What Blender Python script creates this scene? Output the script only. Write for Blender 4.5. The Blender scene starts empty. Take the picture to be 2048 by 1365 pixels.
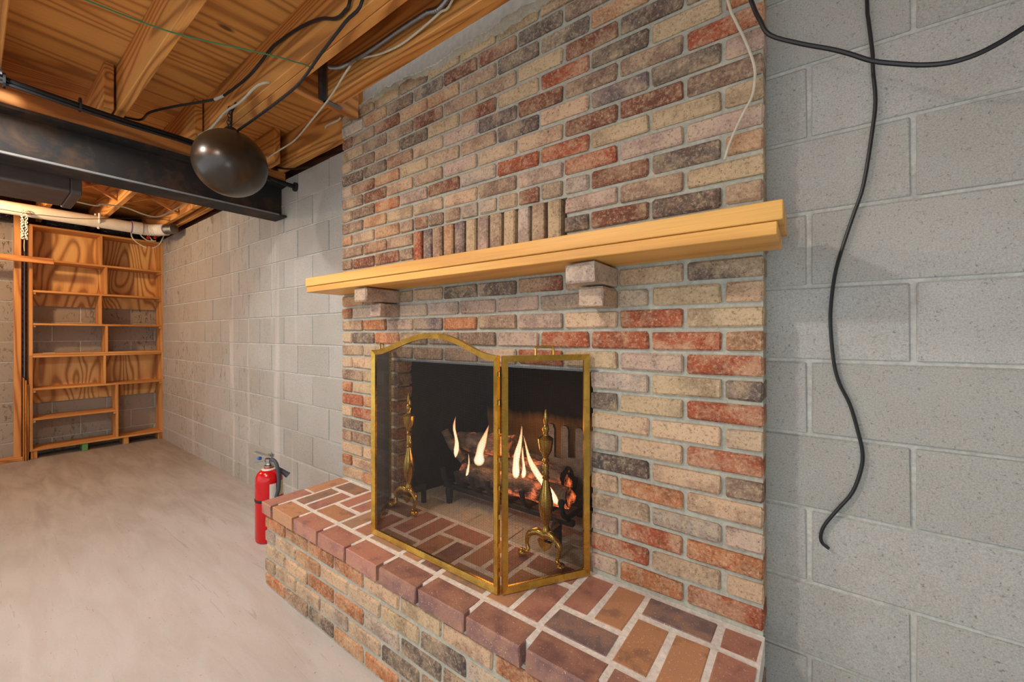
import bpy, bmesh, math, random
from mathutils import Vector, Matrix
random.seed(7)
S = bpy.context.scene
C = S.collection
R = math.radians

# ------------------------------------------------------------------ camera, world, lights, exposure
F = 804.07; TH = R(36.477); CZ = 1.215; Y0 = 670.0; CX = 1024.0
cs, sn = math.cos(TH), math.sin(TH)
cam_d = bpy.data.cameras.new('camera'); cam = bpy.data.objects.new('camera', cam_d); C.objects.link(cam)
cam.location = (0, 0, CZ); cam.rotation_euler = (R(90), 0, TH)
cam_d.sensor_width = 36; cam_d.lens = F / 2048 * 36; cam_d.shift_y = -(682.5 - Y0) / 2048
cam_d.clip_start = 0.02
S.camera = cam
S.view_settings.view_transform = 'Standard'; S.view_settings.look = 'None'
S.view_settings.gamma = 1; S.view_settings.use_curve_mapping = False
S.view_settings.exposure = 0.12
w = bpy.data.worlds.new('world'); S.world = w; w.use_nodes = True
w.node_tree.nodes['Background'].inputs[0].default_value = (0.86, 0.93, 1.0, 1)
w.node_tree.nodes['Background'].inputs[1].default_value = 1.3

def lamp(name, loc, watts, col, rad=0.08):
    d = bpy.data.lights.new(name, 'POINT'); d.energy = watts; d.color = col; d.shadow_soft_size = rad
    o = bpy.data.objects.new(name, d); C.objects.link(o); o.location = loc
    return o
lamp('bulb_light_near', (-1.45, -0.54, 2.455), 64, (0.90, 1.0, 0.99), 0.06)
lamp('bulb_light_mid', (-2.55, -0.14, 2.45), 38, (0.94, 1.0, 0.98), 0.06)
lamp('camera_fill', (0.0, -0.45, 0.95), 13, (0.92, 0.99, 1.0), 0.3)  # soft fill light added by the camera to lift the lower brickwork
lamp('bulb_light_far', (-5.0, -0.25, 2.2), 56, (1.0, 0.66, 0.36), 0.05)

# ------------------------------------------------------------------ helpers
def ray(px, py):
    t = (px - CX) / F
    return Vector((cs*t - sn, sn*t + cs, -(py - Y0) / F))
O = Vector((0, 0, CZ))
def atY(px, py, v): r = ray(px, py); return O + r * (v / r.y)
def atX(px, py, v): r = ray(px, py); return O + r * (v / r.x)
def atZ(px, py, v): r = ray(px, py); return O + r * ((v - CZ) / r.z)

def lin(c):
    return tuple(((v/255)/12.92 if v/255 <= .04045 else ((v/255+.055)/1.055)**2.4) for v in c)

class MB:
    def __init__(s): s.v = []; s.f = []
    def add(s, v, f):
        n = len(s.v); s.v += [tuple(p) for p in v]; s.f += [tuple(i+n for i in q) for q in f]; return s
    def box(s, x0, x1, y0, y1, z0, z1):
        return s.add([(x, y, z) for z in (z0, z1) for y in (y0, y1) for x in (x0, x1)],
                     [(0,2,3,1),(4,5,7,6),(0,1,5,4),(2,6,7,3),(0,4,6,2),(1,3,7,5)])
    def cbox(s, x0, x1, y0, y1, z0, z1, c=.004, jit=0, rnd=random, jz=1):
        # chamfered box, 44 triangles
        V = []; idx = {}
        for sx in (0, 1):
            for sy in (0, 1):
                for sz in (0, 1):
                    px, py, pz = (x0, x1)[sx], (y0, y1)[sy], (z0, z1)[sz]
                    dx, dy, dz = (c, -c)[sx], (c, -c)[sy], (c, -c)[sz]
                    j = lambda: rnd.uniform(-jit, jit)
                    k = c*rnd.uniform(.5, 1.5)/c if jit else 1
                    dx, dy, dz = dx*k, dy*k, dz*k
                    for a in range(3):
                        p = [px+dx, py+dy, pz+dz]; p[a] = (px, py, pz)[a]
                        if jit: p = [p[0]+j(), p[1]+j()*.5, p[2]+j()*jz]
                        idx[(sx, sy, sz, a)] = len(V); V.append(p)
        I = lambda x, y, z, a: idx[(x, y, z, a)]
        Fc = []
        for q in (0, 1):
            Fc.append((I(q,0,0,0), I(q,1,0,0), I(q,1,1,0), I(q,0,1,0)) if q else (I(q,0,0,0), I(q,0,1,0), I(q,1,1,0), I(q,1,0,0)))
            Fc.append((I(0,q,0,1), I(1,q,0,1), I(1,q,1,1), I(0,q,1,1)) if not q else (I(0,q,0,1), I(0,q,1,1), I(1,q,1,1), I(1,q,0,1)))
            Fc.append((I(0,0,q,2), I(1,0,q,2), I(1,1,q,2), I(0,1,q,2)) if q else (I(0,0,q,2), I(0,1,q,2), I(1,1,q,2), I(1,0,q,2)))
        for a in (0, 1):
            for b in (0, 1):
                Fc.append((I(a,b,0,0), I(a,b,1,0), I(a,b,1,1), I(a,b,0,1)))
                Fc.append((I(a,0,b,0), I(a,1,b,0), I(a,1,b,2), I(a,0,b,2)))
                Fc.append((I(0,a,b,1), I(1,a,b,1), I(1,a,b,2), I(0,a,b,2)))
                for d in (0, 1): Fc.append((I(a,b,d,0), I(a,b,d,1), I(a,b,d,2)))
        return s.add(V, Fc)
    def tube(s, pts, r, seg=8, caps=True):
        pts = [Vector(p) for p in pts]; n = len(pts)
        rr = r if isinstance(r, (list, tuple)) else [r]*n
        rings = []; up = None
        for i, p in enumerate(pts):
            t = (pts[min(i+1, n-1)] - pts[max(i-1, 0)])
            t = t.normalized() if t.length > 1e-9 else Vector((0, 0, 1))
            if up is None:
                up = Vector((0, 0, 1)) if abs(t.z) < .9 else Vector((1, 0, 0))
            a = (up - t*up.dot(t)); a = a.normalized() if a.length > 1e-6 else t.orthogonal().normalized()
            up = a; b = t.cross(a)
            rings.append([p + (a*math.cos(2*math.pi*k/seg) + b*math.sin(2*math.pi*k/seg))*rr[i] for k in range(seg)])
        V = [q for ring in rings for q in ring]
        Fc = [(i*seg+k, i*seg+(k+1) % seg, (i+1)*seg+(k+1) % seg, (i+1)*seg+k) for i in range(n-1) for k in range(seg)]
        if caps: Fc += [tuple(range(seg-1, -1, -1)), tuple((n-1)*seg+k for k in range(seg))]
        return s.add(V, Fc)
    def lathe(s, prof, c=(0, 0, 0), seg=20):
        V = []; Fc = []
        for r, z in prof:
            V += [(c[0]+r*math.cos(2*math.pi*k/seg), c[1]+r*math.sin(2*math.pi*k/seg), c[2]+z) for k in range(seg)]
        for i in range(len(prof)-1):
            Fc += [(i*seg+k, i*seg+(k+1) % seg, (i+1)*seg+(k+1) % seg, (i+1)*seg+k) for k in range(seg)]
        Fc += [tuple(range(seg-1, -1, -1)), tuple((len(prof)-1)*seg+k for k in range(seg))]
        return s.add(V, Fc)
    def prism(s, poly, axis, a0, a1):
        n = len(poly)
        def P(p, a):
            return {'x': (a, p[0], p[1]), 'y': (p[0], a, p[1]), 'z': (p[0], p[1], a)}[axis]
        return s.add([P(p, a0) for p in poly] + [P(p, a1) for p in poly],
                     [tuple(range(n-1, -1, -1)), tuple(range(n, 2*n))] + [(i, (i+1) % n, n+(i+1) % n, n+i) for i in range(n)])
    def mesh(s, name, mat=None, smooth=False, org=(0, 0, 0)):
        m = bpy.data.meshes.new(name)
        m.from_pydata([(p[0]-org[0], p[1]-org[1], p[2]-org[2]) for p in s.v], [], s.f)
        bm = bmesh.new(); bm.from_mesh(m); bmesh.ops.recalc_face_normals(bm, faces=bm.faces); bm.to_mesh(m); bm.free()
        if mat: m.materials.append(mat)
        if smooth:
            m.polygons.foreach_set('use_smooth', [True]*len(m.polygons))
            try: m.set_sharp_from_angle(angle=R(42))
            except Exception: pass
        return m
    def build(s, name, mat, parent=None, smooth=False, org=None):
        # vertices are world coordinates; origin at org or bbox base centre
        if org is None:
            xs, ys, zs = zip(*s.v); org = ((min(xs)+max(xs))/2, (min(ys)+max(ys))/2, min(zs))
        m = s.mesh(name, mat, smooth, org)
        return link(name, m, org, parent)
WORLD = {}
def link(name, mesh, loc, parent=None):
    o = bpy.data.objects.new(name, mesh); C.objects.link(o)
    WORLD[o.name] = Vector(loc)
    if parent:
        o.parent = parent; o.location = Vector(loc) - WORLD[parent.name]
    else: o.location = loc
    return o
def thing(name, loc, label, cat, group=None):
    o = bpy.data.objects.new(name, None); C.objects.link(o); o.location = loc; o.empty_display_size = .05
    WORLD[o.name] = Vector(loc)
    return tag(o, label, cat, group)
def tag(o, label=None, cat=None, group=None, kind=None):
    if label: o['label'] = label
    if cat: o['category'] = cat
    if group: o['group'] = group
    if kind: o['kind'] = kind
    return o
def spline(pts, n=6):
    pts = [Vector(p) for p in pts]; out = []
    for i in range(len(pts)-1):
        p0, p1, p2, p3 = pts[max(i-1, 0)], pts[i], pts[i+1], pts[min(i+2, len(pts)-1)]
        for k in range(n):
            t = k/n
            out.append(.5*((2*p1) + (p2-p0)*t + (2*p0-5*p1+4*p2-p3)*t*t + (3*p1-p0-3*p2+p3)*t**3))
    out.append(pts[-1]); return out

# ------------------------------------------------------------------ materials
class NT:
    def __init__(s, name):
        s.m = bpy.data.materials.new(name); s.m.use_nodes = True; s.t = s.m.node_tree
        s.b = s.t.nodes['Principled BSDF']; s.out = s.t.nodes['Material Output']
    def n(s, typ, **k):
        nd = s.t.nodes.new(typ)
        for a, v in k.items(): setattr(nd, a, v)
        return nd
    def l(s, a, b): s.t.links.new(a, b)
    def inp(s, sock, v):
        if hasattr(v, 'is_output') or isinstance(v, bpy.types.NodeSocket): s.l(v, sock)
        else: sock.default_value = (*v, 1) if isinstance(v, tuple) and len(v) == 3 and sock.type == 'RGBA' else v
    def mix(s, f, a, b, mode='MIX'):
        nd = s.n('ShaderNodeMix', data_type='RGBA', blend_type=mode)
        s.inp(nd.inputs[0], f); s.inp(nd.inputs[6], a); s.inp(nd.inputs[7], b); return nd.outputs[2]
    def math(s, op, a, b=0.0, c=None):
        nd = s.n('ShaderNodeMath', operation=op); s.inp(nd.inputs[0], a); s.inp(nd.inputs[1], b)
        if c is not None: s.inp(nd.inputs[2], c)
        return nd.outputs[0]
    def noise(s, vec, scale, detail=4, rough=.55, dist=0):
        nd = s.n('ShaderNodeTexNoise'); s.l(vec, nd.inputs['Vector'])
        nd.inputs['Scale'].default_value = scale; nd.inputs['Detail'].default_value = detail
        nd.inputs['Roughness'].default_value = rough; nd.inputs['Distortion'].default_value = dist
        return nd.outputs['Fac']
    def ramp(s, f, *st):
        nd = s.n('ShaderNodeValToRGB'); s.l(f, nd.inputs[0]); e = nd.color_ramp.elements
        while len(e) < len(st): e.new(.5)
        for el, (p, c) in zip(e, st):
            el.position = p; el.color = (c, c, c, 1) if isinstance(c, (int, float)) else (*c, 1)
        return nd.outputs[0]
    def coord(s, kind='Object', scale=(1, 1, 1), rnd=0, rot=(0, 0, 0)):
        if kind == 'World': v = s.n('ShaderNodeNewGeometry').outputs['Position']
        else: v = s.n('ShaderNodeTexCoord').outputs[kind]
        if rnd:
            oi = s.n('ShaderNodeObjectInfo'); m = s.n('ShaderNodeVectorMath', operation='MULTIPLY_ADD')
            cx = s.n('ShaderNodeCombineXYZ')
            for i in range(3): s.l(oi.outputs['Random'], cx.inputs[i])
            s.l(cx.outputs[0], m.inputs[0]); m.inputs[1].default_value = (rnd, rnd*.7, rnd*1.3); s.l(v, m.inputs[2]); v = m.outputs[0]
        if scale != (1, 1, 1) or rot != (0, 0, 0):
            mp = s.n('ShaderNodeMapping'); mp.inputs['Scale'].default_value = scale; mp.inputs['Rotation'].default_value = rot
            s.l(v, mp.inputs[0]); v = mp.outputs[0]
        return v
    def bump(s, h, strength=.3, dist=.002, prev=None):
        nd = s.n('ShaderNodeBump'); s.l(h, nd.inputs['Height']); nd.inputs['Strength'].default_value = strength
        nd.inputs['Distance'].default_value = dist
        if prev: s.l(prev, nd.inputs['Normal'])
        return nd.outputs[0]
    def done(s, col=None, rough=.6, metal=0, nrm=None, **k):
        if col is not None: s.inp(s.b.inputs['Base Color'], col)
        s.inp(s.b.inputs['Roughness'], rough); s.b.inputs['Metallic'].default_value = metal
        if nrm: s.l(nrm, s.b.inputs['Normal'])
        for a, v in k.items(): s.inp(s.b.inputs[a.replace('_', ' ')], v)
        return s.m

def plain(name, col, rough=.5, metal=0, var=.12, sc=30):
    t = NT(name); v = t.coord('Object')
    n = t.noise(v, sc, 4); f = t.ramp(n, (.3, 1-var), (.7, 1+var*.4))
    return t.done(t.mix(1.0, lin(col), f, 'MULTIPLY'), rough, metal, t.bump(n, .12, .001))

def brick_mat():
    t = NT('brick_clay'); oi = t.n('ShaderNodeObjectInfo'); col = oi.outputs['Color']
    v = t.coord('Object', rnd=61.0)
    big = t.noise(v, 7, 2, .5, .3); mid = t.noise(v, 26, 6, .72, .5); gr = t.noise(v, 105, 5, .75); fine = t.noise(v, 380, 3, .7); sp = t.noise(v, 170, 2, .6)
    sand = t.mix(.6, col, lin((206, 182, 148)))
    sepia = t.mix(.5, col, lin((104, 78, 64)))
    c = t.mix(t.ramp(big, (.49, 0), (.61, .7)), col, sand)
    c = t.mix(t.ramp(big, (.37, .8), (.48, 0)), c, sepia)
    c = t.mix(t.ramp(mid, (.48, 0), (.66, .7)), c, sand)
    c = t.mix(t.ramp(mid, (.32, .65), (.45, 0)), c, sepia)
    c = t.mix(t.ramp(gr, (.52, 0), (.66, .55)), c, lin((212, 192, 162)))
    c = t.mix(t.ramp(gr, (.34, .6), (.46, 0)), c, lin((74, 58, 48)))
    c = t.mix(t.ramp(sp, (.27, .75), (.36, 0)), c, lin((52, 42, 36)))
    c = t.mix(.5, c, t.ramp(fine, (.25, .45), (.75, 1.0)), 'MULTIPLY')
    c = t.mix(1.0, c, (1.17, 1.17, 1.17), 'MULTIPLY')
    b = t.bump(mid, .5, .004); b = t.bump(gr, .6, .0025, b); b = t.bump(fine, .4, .0012, b)
    return t.done(c, .92, 0, b, Specular_IOR_Level=.25)
def paver_mat():
    t = NT('paver_clay'); oi = t.n('ShaderNodeObjectInfo'); col = oi.outputs['Color']
    v = t.coord('Object', rnd=43.0)
    mid = t.noise(v, 16, 4, .6, .3); fine = t.noise(v, 420, 3, .7); sp = t.noise(v, 210, 2, .6); ed = t.noise(v, 45, 5, .7)
    c = t.mix(t.ramp(mid, (.42, .0), (.62, .55)), col, lin((180, 138, 110)))
    c = t.mix(t.ramp(mid, (.34, .5), (.46, 0)), c, lin((104, 80, 78)))
    c = t.mix(t.ramp(sp, (.64, 0), (.72, .7)), c, lin((225, 205, 185)))
    c = t.mix(.6, c, t.ramp(fine, (.25, .5), (.75, 1.0)), 'MULTIPLY')
    c = t.mix(1.0, c, (1.2, 1.2, 1.2), 'MULTIPLY')
    b = t.bump(fine, .4, .001); b = t.bump(ed, .3, .002, b)
    return t.done(c, t.ramp(mid, (.3, .55), (.7, .8)), 0, b)
def mortar_mat(name, col):
    t = NT(name); v = t.coord('World')
    n = t.noise(v, 90, 5, .7); m = t.noise(v, 12, 4, .6)
    c = t.mix(1.0, lin(col), t.ramp(n, (.3, .72), (.7, 1.05)), 'MULTIPLY')
    c = t.mix(1.0, c, t.ramp(m, (.3, .82), (.7, 1.05)), 'MULTIPLY')
    return t.done(c, .95, 0, t.bump(n, .7, .004))
def block_mat():
    t = NT('concrete_block'); v = t.coord('World'); oi = t.n('ShaderNodeObjectInfo')
    fine = t.noise(v, 260, 3, .75); pore = t.noise(v, 140, 4, .7); big = t.noise(v, 2.6, 4, .6)
    sep = t.n('ShaderNodeSeparateXYZ'); t.l(v, sep.inputs[0])
    tint = t.mix(oi.outputs['Random'], lin((178, 179, 173)), lin((194, 196, 192)))
    c = t.mix(t.ramp(big, (.35, .0), (.65, .35)), tint, lin((164, 159, 146)))
    c = t.mix(t.ramp(pore, (.30, .75), (.41, 0)), c, lin((112, 106, 98)))
    c = t.mix(.6, c, t.ramp(fine, (.35, .58), (.62, 1.06)), 'MULTIPLY')
    # pitted, browner blocks towards the far corner
    vs = t.coord('World', (1, 1, .45)); st = t.noise(vs, 26, 4, .7, 1.2); big2 = t.noise(v, .9, 3, .5)
    far = t.math('MULTIPLY_ADD', sep.outputs[0], -.42, -1.25)
    far = t.math('MINIMUM', t.math('MAXIMUM', far, 0.0), 1.0)
    c = t.mix(t.math('MULTIPLY', far, .6), c, lin((160, 140, 118)))
    pit = t.math('MULTIPLY', t.ramp(st, (.56, 0), (.62, 1)), t.math('MULTIPLY', far, t.ramp(big2, (.38, 0.1), (.6, 1))))
    c = t.mix(t.math('MULTIPLY', pit, .8), c, lin((92, 72, 54)))
    # pale vertical water streaks
    vx = t.coord('World', (1, 1, .06)); sk = t.noise(vx, 5.5, 3, .6)
    c = t.mix(t.ramp(sk, (.60, 0), (.70, .35)), c, lin((226, 224, 220)))
    b = t.bump(pore, .45, .003); b = t.bump(fine, .35, .0015, b)
    return t.done(c, .95, 0, b, Specular_IOR_Level=.2)
def floor_mat():
    t = NT('concrete_floor'); v = t.coord('World')
    vr = t.coord('World', (1, 5.5, 1), rot=(0, 0, R(24)))
    a = t.noise(vr, 1.8, 6, .62, .5); bg = t.noise(v, .8, 4, .6, .3); fine = t.noise(v, 130, 4, .7); scr = t.noise(t.coord('World', (1, 14, 1), rot=(0, 0, R(-30))), 3.0, 3, .5, 1.5)
    c = t.mix(t.ramp(a, (.36, 1), (.60, 0)), lin((196, 200, 203)), lin((182, 181, 180)))
    c = t.mix(t.ramp(bg, (.40, 0), (.65, .5)), c, lin((204, 205, 207)))
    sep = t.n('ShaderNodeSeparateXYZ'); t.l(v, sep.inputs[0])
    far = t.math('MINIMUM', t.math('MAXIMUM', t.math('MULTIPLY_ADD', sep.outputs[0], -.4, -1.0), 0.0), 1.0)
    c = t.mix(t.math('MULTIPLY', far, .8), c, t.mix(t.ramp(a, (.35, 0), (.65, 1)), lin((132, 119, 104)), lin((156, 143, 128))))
    c = t.mix(t.ramp(scr, (.66, 0), (.70, .3)), c, lin((140, 132, 124)))
    sp = t.noise(v, 60, 2, .5); c = t.mix(t.ramp(sp, (.26, .5), (.30, 0)), c, lin((96, 86, 76)))
    c = t.mix(.5, c, t.ramp(fine, (.3, .85), (.7, 1.03)), 'MULTIPLY')
    return t.done(c, .78, 0, t.bump(fine, .25, .0015), Specular_IOR_Level=.3)
def wood(name, c1, c2, axis='X', sc=1.0, rough=.6, ring=9, dist=3.0, rnd=17.0, knots=True, kind='Object', late=.4, contour=0, k=.10):
    t = NT(name)
    s3 = {'X': (k, 1, 1), 'Y': (1, k, 1), 'Z': (1, 1, k)}[axis]
    v = t.coord(kind, tuple(q*sc for q in s3), rnd)
    n1 = t.noise(v, 3.5, 3, .5, .3)
    wv = t.n('ShaderNodeTexWave', wave_type='BANDS', bands_direction='DIAGONAL', wave_profile='SIN')
    t.l(v, wv.inputs['Vector']); wv.inputs['Scale'].default_value = ring; wv.inputs['Distortion'].default_value = dist*3
    wv.inputs['Detail'].default_value = 3; wv.inputs['Detail Scale'].default_value = 1.2
    fib = t.noise(t.coord(kind, tuple((q*sc if q == 1 else .02*sc) for q in s3), rnd), 220, 3, .6)
    if contour:
        nc = t.noise(v, 2.2, 1.5, .45, .4)
        wo = t.math('MULTIPLY_ADD', t.math('SINE', t.math('MULTIPLY', nc, contour)), .5, .5)
        cl = lambda lo, hi, p, q: t.ramp(wo, (lo, p), (hi, q))
    else: wo = wv.outputs['Fac']
    f = t.mix(.35, t.ramp(wo, (.25, 0), (.85, 1)), t.ramp(n1, (.3, 0), (.7, 1)))
    c = t.mix(f, lin(c1), lin(c2))
    c = t.mix(t.ramp(wo, (.80, 0), (.97, late)), c, lin(tuple(q*.62 for q in c2)))
    c = t.mix(.4, c, t.ramp(fib, (.3, .6), (.7, 1.05)), 'MULTIPLY')
    if knots:
        kn = t.n('ShaderNodeTexVoronoi'); t.l(t.coord(kind, {'X': (.5, 1, 1), 'Y': (1, .5, 1), 'Z': (1, 1, .5)}[axis], rnd), kn.inputs['Vector']); kn.inputs['Scale'].default_value = 2.6
        c = t.mix(t.ramp(kn.outputs['Distance'], (.03, .85), (.055, 0)), c, lin(tuple(q*.38 for q in c2)))
    return t.done(c, rough, 0, t.bump(fib, .12, .001))
def metal(name, col, rough=.3, var=.25, sc=25, rust=None, mt=1.0):
    t = NT(name); v = t.coord('World')
    n = t.noise(v, sc, 5, .65); c = t.mix(1.0, lin(col), t.ramp(n, (.3, 1-var), (.7, 1.05)), 'MULTIPLY')
    if rust:
        c = t.mix(t.ramp(t.noise(v, 7, 5, .7, .5), (.5, 0), (.68, .8)), c, lin(rust))
    return t.done(c, t.ramp(n, (.3, rough*.7), (.7, min(1, rough*1.5))), mt, t.bump(n, .08, .001))

M = {}
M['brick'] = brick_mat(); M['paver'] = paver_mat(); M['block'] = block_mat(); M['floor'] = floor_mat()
M['mortar'] = mortar_mat('mortar_grey', (194, 193, 178)); M['mortar_white'] = mortar_mat('mortar_white', (252, 250, 245))
M['block_mortar'] = mortar_mat('mortar_block', (208, 209, 202))
M['ply'] = wood('plywood_subfloor', (238, 180, 100), (212, 146, 72), 'Y', 1.0, .7, 5, 4.5, 0, True, 'World', .4, 150, .14)
M['joist'] = wood('joist_lumber', (232, 168, 90), (196, 126, 58), 'X', 1.6, .65, 9, 3, 17.0, True, 'Object', .45, 130, .09)
M['joist_y'] = wood('blocking_lumber', (220, 152, 80), (178, 110, 52), 'Y', 1.0, .65, 9, 3)
M['joist_shade'] = wood('joist_shade_lumber', (120, 70, 34), (80, 44, 22), 'X', 1.0, .75, 9, 3)  # darkened joist lumber, shade of the gaps put into its colour
M['stud'] = wood('stud_lumber', (222, 158, 84), (186, 116, 54), 'Z', 1.0, .6, 8, 2.5)
M['mantel'] = wood('mantel_pine', (238, 184, 98), (224, 160, 74), 'X', .8, .45, 5, 2.0, 17, False, 'Object', .15)
M['shelfw'] = wood('shelf_pine', (226, 164, 92), (200, 134, 66), 'Y', .8, .5, 5, 2, 17, False, 'Object', .2)
M['shelfz'] = wood('shelf_pine_upright', (226, 164, 92), (200, 134, 66), 'Z', .8, .5, 5, 2, 17, False, 'Object', .2)
M['shelfply'] = wood('shelf_plywood', (246, 200, 128), (208, 142, 74), 'Z', 1.2, .55, 2.6, 8, 17, True, 'Object', .5, 150, .26)
t_ = NT('beam_steel'); v_ = t_.coord('World'); n_ = t_.noise(v_, 18, 5, .7); r_ = t_.noise(v_, 6, 5, .7, .6)
M['steel'] = t_.done(t_.mix(t_.ramp(r_, (.47, 0), (.66, .85)), t_.mix(n_, lin((24, 23, 25)), lin((40, 38, 38))), lin((76, 54, 36))), .78, .0, t_.bump(n_, .15, .002))

M['galv'] = metal('galvanised', (150, 154, 158), .42); M['conduit'] = metal('conduit_metal', (158, 162, 166), .38)
M['brass'] = metal('brass', (228, 186, 92), .2, .25, 18, None, .92); M['brass_old'] = metal('brass_aged', (226, 184, 88), .24, .3, 14, (184, 140, 60), .88)
M['iron'] = plain('cast_iron', (52, 52, 56), .55, .4, .3, 40)
M['black'] = plain('black_rubber', (28, 28, 32), .42, 0, .2, 60); M['blackpipe'] = plain('black_pipe', (30, 29, 30), .38, .3, .3, 30)
M['white'] = plain('white_plastic', (226, 222, 210), .45); M['wire_white'] = plain('wire_white', (206, 200, 178), .5)
M['pvc'] = plain('pvc_pipe', (232, 222, 202), .4, 0, .08); M['green'] = plain('green_wire', (60, 130, 84), .45)
M['red'] = plain('red_enamel', (206, 16, 22), .22, 0, .05, 10); M['blue'] = plain('blue_plastic', (52, 108, 196), .4)
M['redplastic'] = plain('red_plastic', (220, 40, 40), .4); M['purple'] = plain('purple_primer', (128, 92, 150), .5)
M['chrome'] = metal('chrome', (190, 188, 182), .2, .2, 60); M['paper'] = plain('label_paper', (226, 226, 220), .6, 0, .1, 120)
M['yellowlabel'] = plain('label_paper_cream', (214, 204, 150), .6, 0, .3, 160)
M['hose'] = plain('hose_rubber', (70, 78, 88), .5); M['duct'] = plain('duct_sheet', (92, 80, 76), .5, .3, .3, 12)
M['grey_panel'] = plain('grey_panel', (176, 176, 170), .85, 0, .15, 40)
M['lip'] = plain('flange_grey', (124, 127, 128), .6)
M['greenwood'] = plain('green_block', (104, 152, 88), .7, 0, .2, 60)
M['ash'] = plain('ash_grey', (120, 114, 108), .95, 0, .35, 50)
M['fibrick'] = plain('firebrick', (196, 190, 174), .9, 0, .18, 50)
def mat_plastic_sheet():
    t = NT('black_poly'); v = t.coord('Object'); n = t.noise(v, 26, 3, .6, 1.5)
    return t.done(lin((14, 13, 14)), .16, 0, t.bump(n, 1.0, .02))
M['poly'] = mat_plastic_sheet()
def mat_globe():
    t = NT('smoked_globe'); v = t.coord('Object', (1, 1, .18)); n = t.noise(v, 26, 5, .7)
    sep = t.n('ShaderNodeSeparateXYZ'); t.l(t.coord('Object'), sep.inputs[0])
    top = t.math('MINIMUM', t.math('MAXIMUM', t.math('MULTIPLY_ADD', sep.outputs[2], 7.0, -.25), 0.0), 1.0)
    dust = t.math('MULTIPLY', top, t.ramp(n, (.35, .3), (.7, 1)))
    c = t.mix(dust, lin((46, 37, 27)), lin((100, 80, 54)))
    t.b.inputs['Coat Weight'].default_value = .3; t.b.inputs['Coat Roughness'].default_value = .2
    return t.done(c, t.mix(dust, (.30, .30, .30), (.75, .75, .75)), 0, t.bump(n, .05, .002))
M['globe'] = mat_globe()
def mat_soot():
    t = NT('sooty_firebrick'); v = t.coord('World', (1, 1, .3)); n = t.noise(v, 14, 5, .65)
    sep = t.n('ShaderNodeSeparateXYZ'); t.l(t.coord('World'), sep.inputs[0])
    h = t.math('ADD', sep.outputs[2], t.math('MULTIPLY', n, .10))
    so = t.ramp(t.math('MULTIPLY', h, 1.0), (.80, 0), (.855, 1))
    c = t.mix(so, t.mix(n, lin((168, 124, 70)), lin((112, 82, 54))), lin((20, 20, 24)))
    return t.done(c, .9, 0, t.bump(n, .4, .004))
M['soot_back'] = mat_soot()
M['soot'] = plain('soot_black', (24, 25, 30), .85, 0, .5, 20)
def mat_log():
    t = NT('burning_log'); v = t.coord('Object', (.6, 1, 1)); n = t.noise(v, 22, 5, .7, .8); m = t.noise(v, 9, 4, .6)
    c = t.mix(t.ramp(n, (.35, 0), (.65, 1)), lin((48, 40, 38)), lin((128, 112, 102)))
    e = t.math('MULTIPLY', t.ramp(m, (.50, 0), (.66, 1)), t.ramp(n, (.42, 0), (.62, 1)))
    t.done(c, .95, 0, t.bump(n, .9, .012))
    t.inp(t.b.inputs['Emission Color'], t.mix(n, (.9, .06, .01), (1.0, .28, .08))); t.inp(t.b.inputs['Emission Strength'], t.math('MULTIPLY', e, 2.2))
    return t.m
M['log'] = mat_log()
def mat_flame():
    t = NT('flame'); nt = t.t
    sep = t.n('ShaderNodeSeparateXYZ'); t.l(t.coord('Generated'), sep.inputs[0]); z = sep.outputs[2]
    lw = t.n('ShaderNodeLayerWeight'); lw.inputs[0].default_value = .45
    core = t.ramp(lw.outputs['Facing'], (.15, 1), (.75, 0))
    col = t.mix(t.math('MULTIPLY', core, t.ramp(z, (.1, 1), (.9, .35))), (1.0, .30, .08), (1.0, .80, .48))
    em = t.n('ShaderNodeEmission'); t.l(col, em.inputs[0]); em.inputs[1].default_value = 2.6
    tr = t.n('ShaderNodeBsdfTransparent'); mx = t.n('ShaderNodeMixShader')
    t.l(t.math('MULTIPLY', core, t.ramp(z, (0.0, .25), (.12, .95), (.7, .8), (1.0, .1))), mx.inputs[0]); t.l(tr.outputs[0], mx.inputs[1]); t.l(em.outputs[0], mx.inputs[2])
    t.l(mx.outputs[0], t.out.inputs[0]); return t.m
M['flame'] = mat_flame()
M['mesh'] = plain('mesh_wire', (46, 46, 45), .5, .2, .1)

# ------------------------------------------------------------------ setting
YC = 1.2514; YW = 1.355; XL = -6.37; XR = 2.3; YF = -2.7
PAL = dict(r=(166,86,58), o=(184,118,78), R=(128,78,60), t=(186,162,136), y=(190,168,134), p=(188,164,150), e=(204,172,142),
           b=(138,114,98), d=(108,96,88), u=(102,90,90), g=(174,160,146), w=(198,182,168), n=(160,134,112), x=(86,78,76),
           m=(134,98,92), k=(168,118,106), c=(184,138,102), v=(118,104,106))
def colour(o, code, j=.07):
    c = lin(PAL[code]); k = 1+random.uniform(-j, j)
    o.color = (c[0]*k, c[1]*k, c[2]*k, 1); return o

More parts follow.
